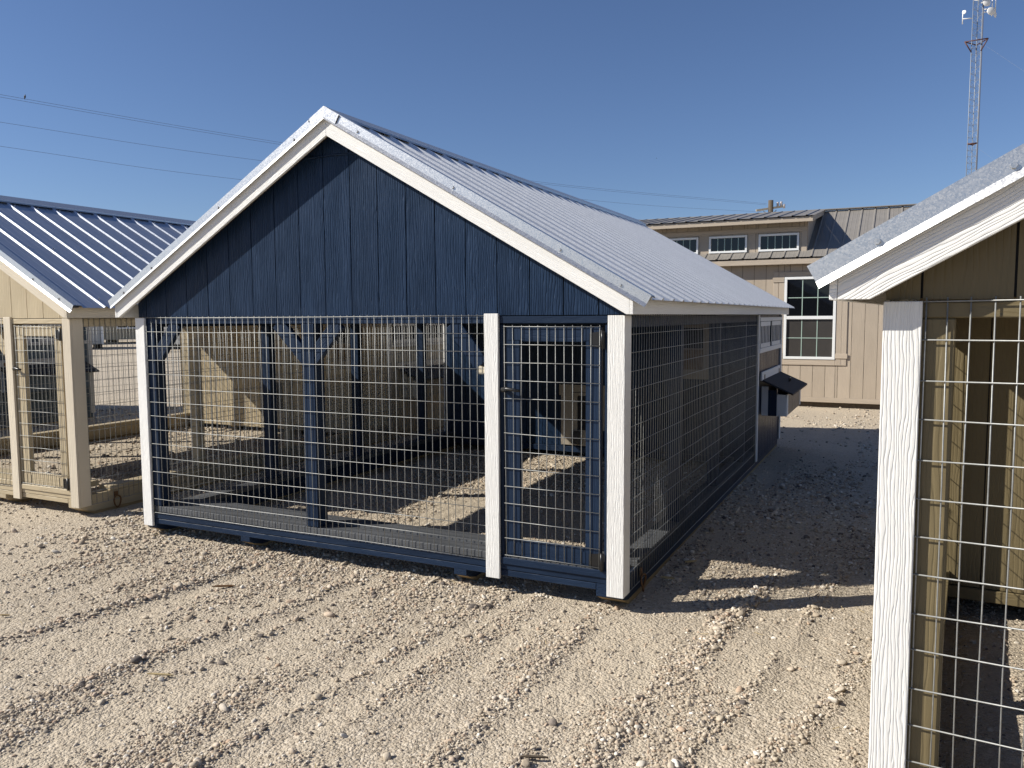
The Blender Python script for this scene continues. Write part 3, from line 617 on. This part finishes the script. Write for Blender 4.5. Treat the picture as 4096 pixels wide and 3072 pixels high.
far_shed('white shed glimpsed between the beige and navy coops', -19.6, 29.4, R(18), 5, 3, 2.7, M_WHITE, M_VINYL, M_BROWNM, 2)

# ------------------------------------------------------------------ utility pole, lines, tower
A = Vector((-6.51, 50.76, 0))
t = thing('utility_pole', 'wooden utility pole top with crossarm poking above the tan shed roof', 'utility pole', A)
tubes('pole', t, M_POLE, [[(0, 0, -.2), (0, 0, 9.05)]], .16, 12)
ca = Vector((-.85, -.42, 8.40)); cb = Vector((.72, .36, 8.66))
arm = stick('crossarm', t, M_ARM, ca, cb, .13, .11, (0, 0, 1))
stick('arm_brace', arm, M_TOWER, (.35, .1, 8.42), (0, -.12, 8.05), .05, .02, (0, 0, 1)); stick('arm_brace', arm, M_TOWER, (-.45, -.28, 8.38), (0, -.14, 8.05), .05, .02, (0, 0, 1))
for f in (.80, .93):
    p = ca.lerp(cb, f); tubes('insulator', t, M_CERAM, [[p+Vector((0, 0, .05)), p+Vector((0, 0, .12)), p+Vector((0, 0, .2)), p+Vector((0, 0, .26)), p+Vector((0, 0, .32))]], .075, 8)
tubes('fuse_cutout', t, M_CERAM, [[cb+Vector((.06, 0, -.12)), cb+Vector((.06, 0, .14))]], .07, 8)
def spline(pts, n=24):
    pts = [Vector(p) for p in pts]; out = []
    tt = [0]
    for a, b in zip(pts, pts[1:]): tt.append(tt[-1]+(b-a).length)
    co = [np.polyfit(tt, [p[i] for p in pts], min(2, len(pts)-1)) for i in range(3)]
    return [Vector([float(np.polyval(c, tt[-1]*i/n)) for c in co]) for i in range(n+1)]
ext = Vector((-25.21, 12.75, 0))-Vector((-6.51, 50.76, 0)); ext.normalize()
W1 = [(-25.21-4.4*1.6, 12.75-9*1.6, 9.6), (-25.21, 12.75, 8.85), (-21.11, 21.09, 8.52), (-14.98, 33.54, 8.28), (-7.49, 48.77, 8.71), (-6.79, 50.2, 8.75)]
def line(nm, label, pts, off=0):
    ps = [Vector(p) for p in pts]; o = []
    # piecewise-smooth: Catmull-Rom through the points
    P_ = [ps[0]*2-ps[1]]+ps+[ps[-1]*2-ps[-2]]
    for i in range(1, len(P_)-2):
        for k in range(8):
            u = k/8; a, b, c_, d_ = P_[i-1:i+3]
            o.append(.5*((2*b)+(c_-a)*u+(2*a-5*b+4*c_-d_)*u*u+(3*b-a-3*c_+d_)*u**3)+Vector((0, 0, off)))
    o.append(ps[-1]+Vector((0, 0, off)))
    return tag(tubes('power_line', None, M_CABLE, [o], .0052, 5), label, 'power line', 'power lines across the sky')
line('a', 'uppermost of the thin power lines crossing the sky', W1, .04)
line('b', 'power line running just under the uppermost one', W1, -.04)
line('c', 'single power line, second level down across the sky', [(-32.3, -1.7, 8.7), (-25.23, 12.71, 8.01), (-21.46, 20.37, 7.76), (-13.29, 36.98, 7.72), (-7.48, 48.79, 8.18), (-7.2, 50.35, 8.35)])
line('d', 'lowest single power line crossing the left sky', [(-32.3, -1.7, 8.0), (-25.25, 12.67, 7.24), (-21.81, 19.66, 6.95), (-13.4, 36.8, 6.9), (-6.6, 50.6, 7.4)])
def bird(label, loc, rot, flying, sc_=1.):
    V, Fc = [], []
    if flying:
        tube_into(V, Fc, [(-.16, 0, 0), (-.1, 0, .0), (0, 0, .01), (.1, 0, .01), (.15, 0, .015), (.19, 0, .01)], [.012, .03, .045, .035, .025, .005], 8)
        for s_ in (-1, 1): b = len(V); V += [Vector(v) for v in ((.06, s_*.03, .02), (-.06, s_*.03, .01), (-.05, s_*.2, .08), (.05, s_*.2, .09), (-.1, s_*.42, .16), (.06, s_*.03, .005), (-.05, s_*.2, .07))]; Fc += [(b, b+1, b+2, b+3), (b+3, b+2, b+4), (b+5, b+1, b+6)]
    else:
        tube_into(V, Fc, [(0, 0, -.16), (.0, 0, -.08), (.01, 0, 0), (.02, 0, .07), (.03, 0, .11), (.045, 0, .15), (.06, 0, .17)], [.012, .03, .06, .055, .032, .034, .008], 8)
        tube_into(V, Fc, [(.06, 0, .15), (.10, 0, .14)], [.012, .002], 5); tube_into(V, Fc, [(.0, .02, -.02), (.01, .02, -.12)], .006, 4)
    o = obj('bird', mesh('bird', V, Fc, M_BIRD, True)); o.location = loc; o.rotation_euler = rot; o.scale = (sc_,)*3
    return tag(o, label, 'bird')
bird('small dark bird perched on the upper power lines at left', (-24.91, 13.37, 8.92), (0, 0, 1.0), False, .5)
bird('tiny dark bird flying in the sky above the roof', (-32.75, 117.1, 25.4), (.5, .1, .5), True, .45)
tw = thing('radio_tower', 'tall guyed lattice radio tower rising at the upper right', 'radio tower', (7.2, 89.8, 0))
H, fwid, ph = 37., .82, .62; ang = [R(205), R(325), R(85)]; legs = [Vector((fwid/math.sqrt(3)*math.cos(a), fwid/math.sqrt(3)*math.sin(a), 0)) for a in ang]
for l in legs: tubes('leg', tw, M_TOWER, [[l, l+Vector((0, 0, H))]], .035, 8)
V, Fc = [], []; k = 0; z = 0.
while z < H-ph:
    for i in range(3):
        a, b = legs[i], legs[(i+1) % 3]; tube_into(V, Fc, [a+Vector((0, 0, z)), b+Vector((0, 0, z))], .013, 4); tube_into(V, Fc, [(a if k % 2 else b)+Vector((0, 0, z)), (b if k % 2 else a)+Vector((0, 0, z+ph))], .013, 4)
    z += ph; k += 1
br = obj('bracing', mesh('bracing', V, Fc, M_TOWER), tw); br['kind'] = 'stuff'
tubes('feed_cable', tw, M_CABLE, [[legs[1]+Vector((.08, 0, 0)), legs[1]+Vector((.08, 0, H-3))]], .05, 6)
star = [Vector((1.15*math.cos(a), 1.15*math.sin(a), 28.5)) for a in ang]
tubes('torque_arm', tw, M_TOWRED, [[star[0], star[1]], [star[1], star[2]], [star[2], star[0]]]+[[s_, l+Vector((0, 0, 27.5))] for s_, l in zip(star, legs)], .06, 5)
tubes('guy_collar', tw, M_TOWRED, [[l+Vector((0, 0, 18.6)), legs[(i+1) % 3]+Vector((0, 0, 18.6))] for i, l in enumerate(legs)], .07, 5)
def dish(c, r, d):
    d = Vector(d).normalized(); a = Vector((0, 0, 1)).cross(d).normalized(); b = d.cross(a); V, Fc = [Vector(c)-d*r*.35], []
    for j, (q, e) in enumerate(((.6, -.22), (1, .0), (.9, .08))):
        for i in range(14): an = 2*math.pi*i/14; V.append(Vector(c)+(a*math.cos(an)+b*math.sin(an))*r*q+d*r*e)
    V.append(Vector(c)+d*r*.1); n = 14
    Fc += [(0, 1+i, 1+(i+1) % n) for i in range(n)]
    for j in range(2): Fc += [(1+j*n+i, 1+(j+1)*n+i, 1+(j+1)*n+(i+1) % n, 1+j*n+(i+1) % n) for i in range(n)]
    Fc += [(1+2*n+i, 1+3*n, 1+2*n+(i+1) % n) for i in range(n)]
    obj('antenna_dish', mesh('antenna_dish', V, Fc, M_DISH, True), tw)
dish((-.1, -.9, 32.6), .48, (-.2, -1, 0)); dish((1.1, -.5, 31.1), .4, (.5, -1, 0)); dish((.7, -.7, 31.9), .36, (.4, -1, 0)); dish((-1.2, -.4, 31.4), .2, (-.5, -1, .1)); dish((1.5, .1, 30.9), .3, (1, -.6, 0))
for x, y, z0_, z1_ in ((-1.3, -.3, 30.3, 31.6), (1.2, -.2, 30.7, 32.4), (1.5, 0, 31, 32.9), (.9, -.6, 31.6, 32.8)): tubes('antenna_mast', tw, M_DISH, [[(x, y, z0_), (x, y, z1_)], [(x*.3, y*.3, z0_+.5), (x, y, z0_+.5)]], .05, 6)
for z0_, ax, ay in ((28.7, 26, -18), (36.5, 30, -20), (18.6, 17, -14)):
    tubes('guy_wire', tw, M_TOWER, [[(0, 0, z0_), (ax, ay, 0)]], .005, 4)

# ------------------------------------------------------------------ litter on the ground
def sliver(label, x, y, ln, wd, rz, mat=M_CHIP, name='wood_sliver'):
    pts = [(-ln/2, -wd*.2), (-ln*.2, -wd/2), (ln*.3, -wd*.35), (ln/2, 0), (ln*.25, wd/2), (-ln*.3, wd*.4)]
    z_ = float(height(np.array([x]), np.array([y]))[0])+.012
    o = slab(name, None, mat, pts, 0, .005, Matrix.Translation((x, y, z_)) @ Matrix.Rotation(rz, 4, 'Z') @ Matrix.Rotation(.08, 4, 'Y')); return tag(o, label, 'wood chip')
sliver('pale wood chip at the left edge of the gravel', -3.02, -1.48, .055, .018, .5, M_RAW)
sliver('long straw sliver in the gravel in the left foreground', -1.645, -1.64, .12, .012, .45)
sliver('brown bark scrap in a wheel rut before the navy coop', -2.30, -.62, .13, .03, .75, M_RUST)
sliver('dry leaf on the gravel beside the navy coop skid', .075, .62, .09, .035, .3)
sliver('yellowish dry leaf in the shade beside the navy coop', .13, .98, .11, .03, 1.0)
sliver('dark stick lying in the gravel at the bottom of the picture', .16, -1.55, .10, .014, .5, M_POLE)
V, Fc = [], []
for i in range(70):
    x = random.Random(i).uniform(-4, 1.6); y = random.Random(i+500).uniform(-2.4, .6); z_ = float(height(np.array([x]), np.array([y]))[0])+.008; a = random.Random(i+900).uniform(0, 3.14); l = random.Random(i+300).uniform(.02, .06)
    tube_into(V, Fc, [(x, y, z_), (x+l*math.cos(a), y+l*math.sin(a), z_+.006)], .0014, 4)
o = obj('straw_bits', mesh('straw_bits', V, Fc, M_CHIP)); o['kind'] = 'stuff'; o['label'] = 'scattered bits of dry straw on the gravel'; o['category'] = 'straw'
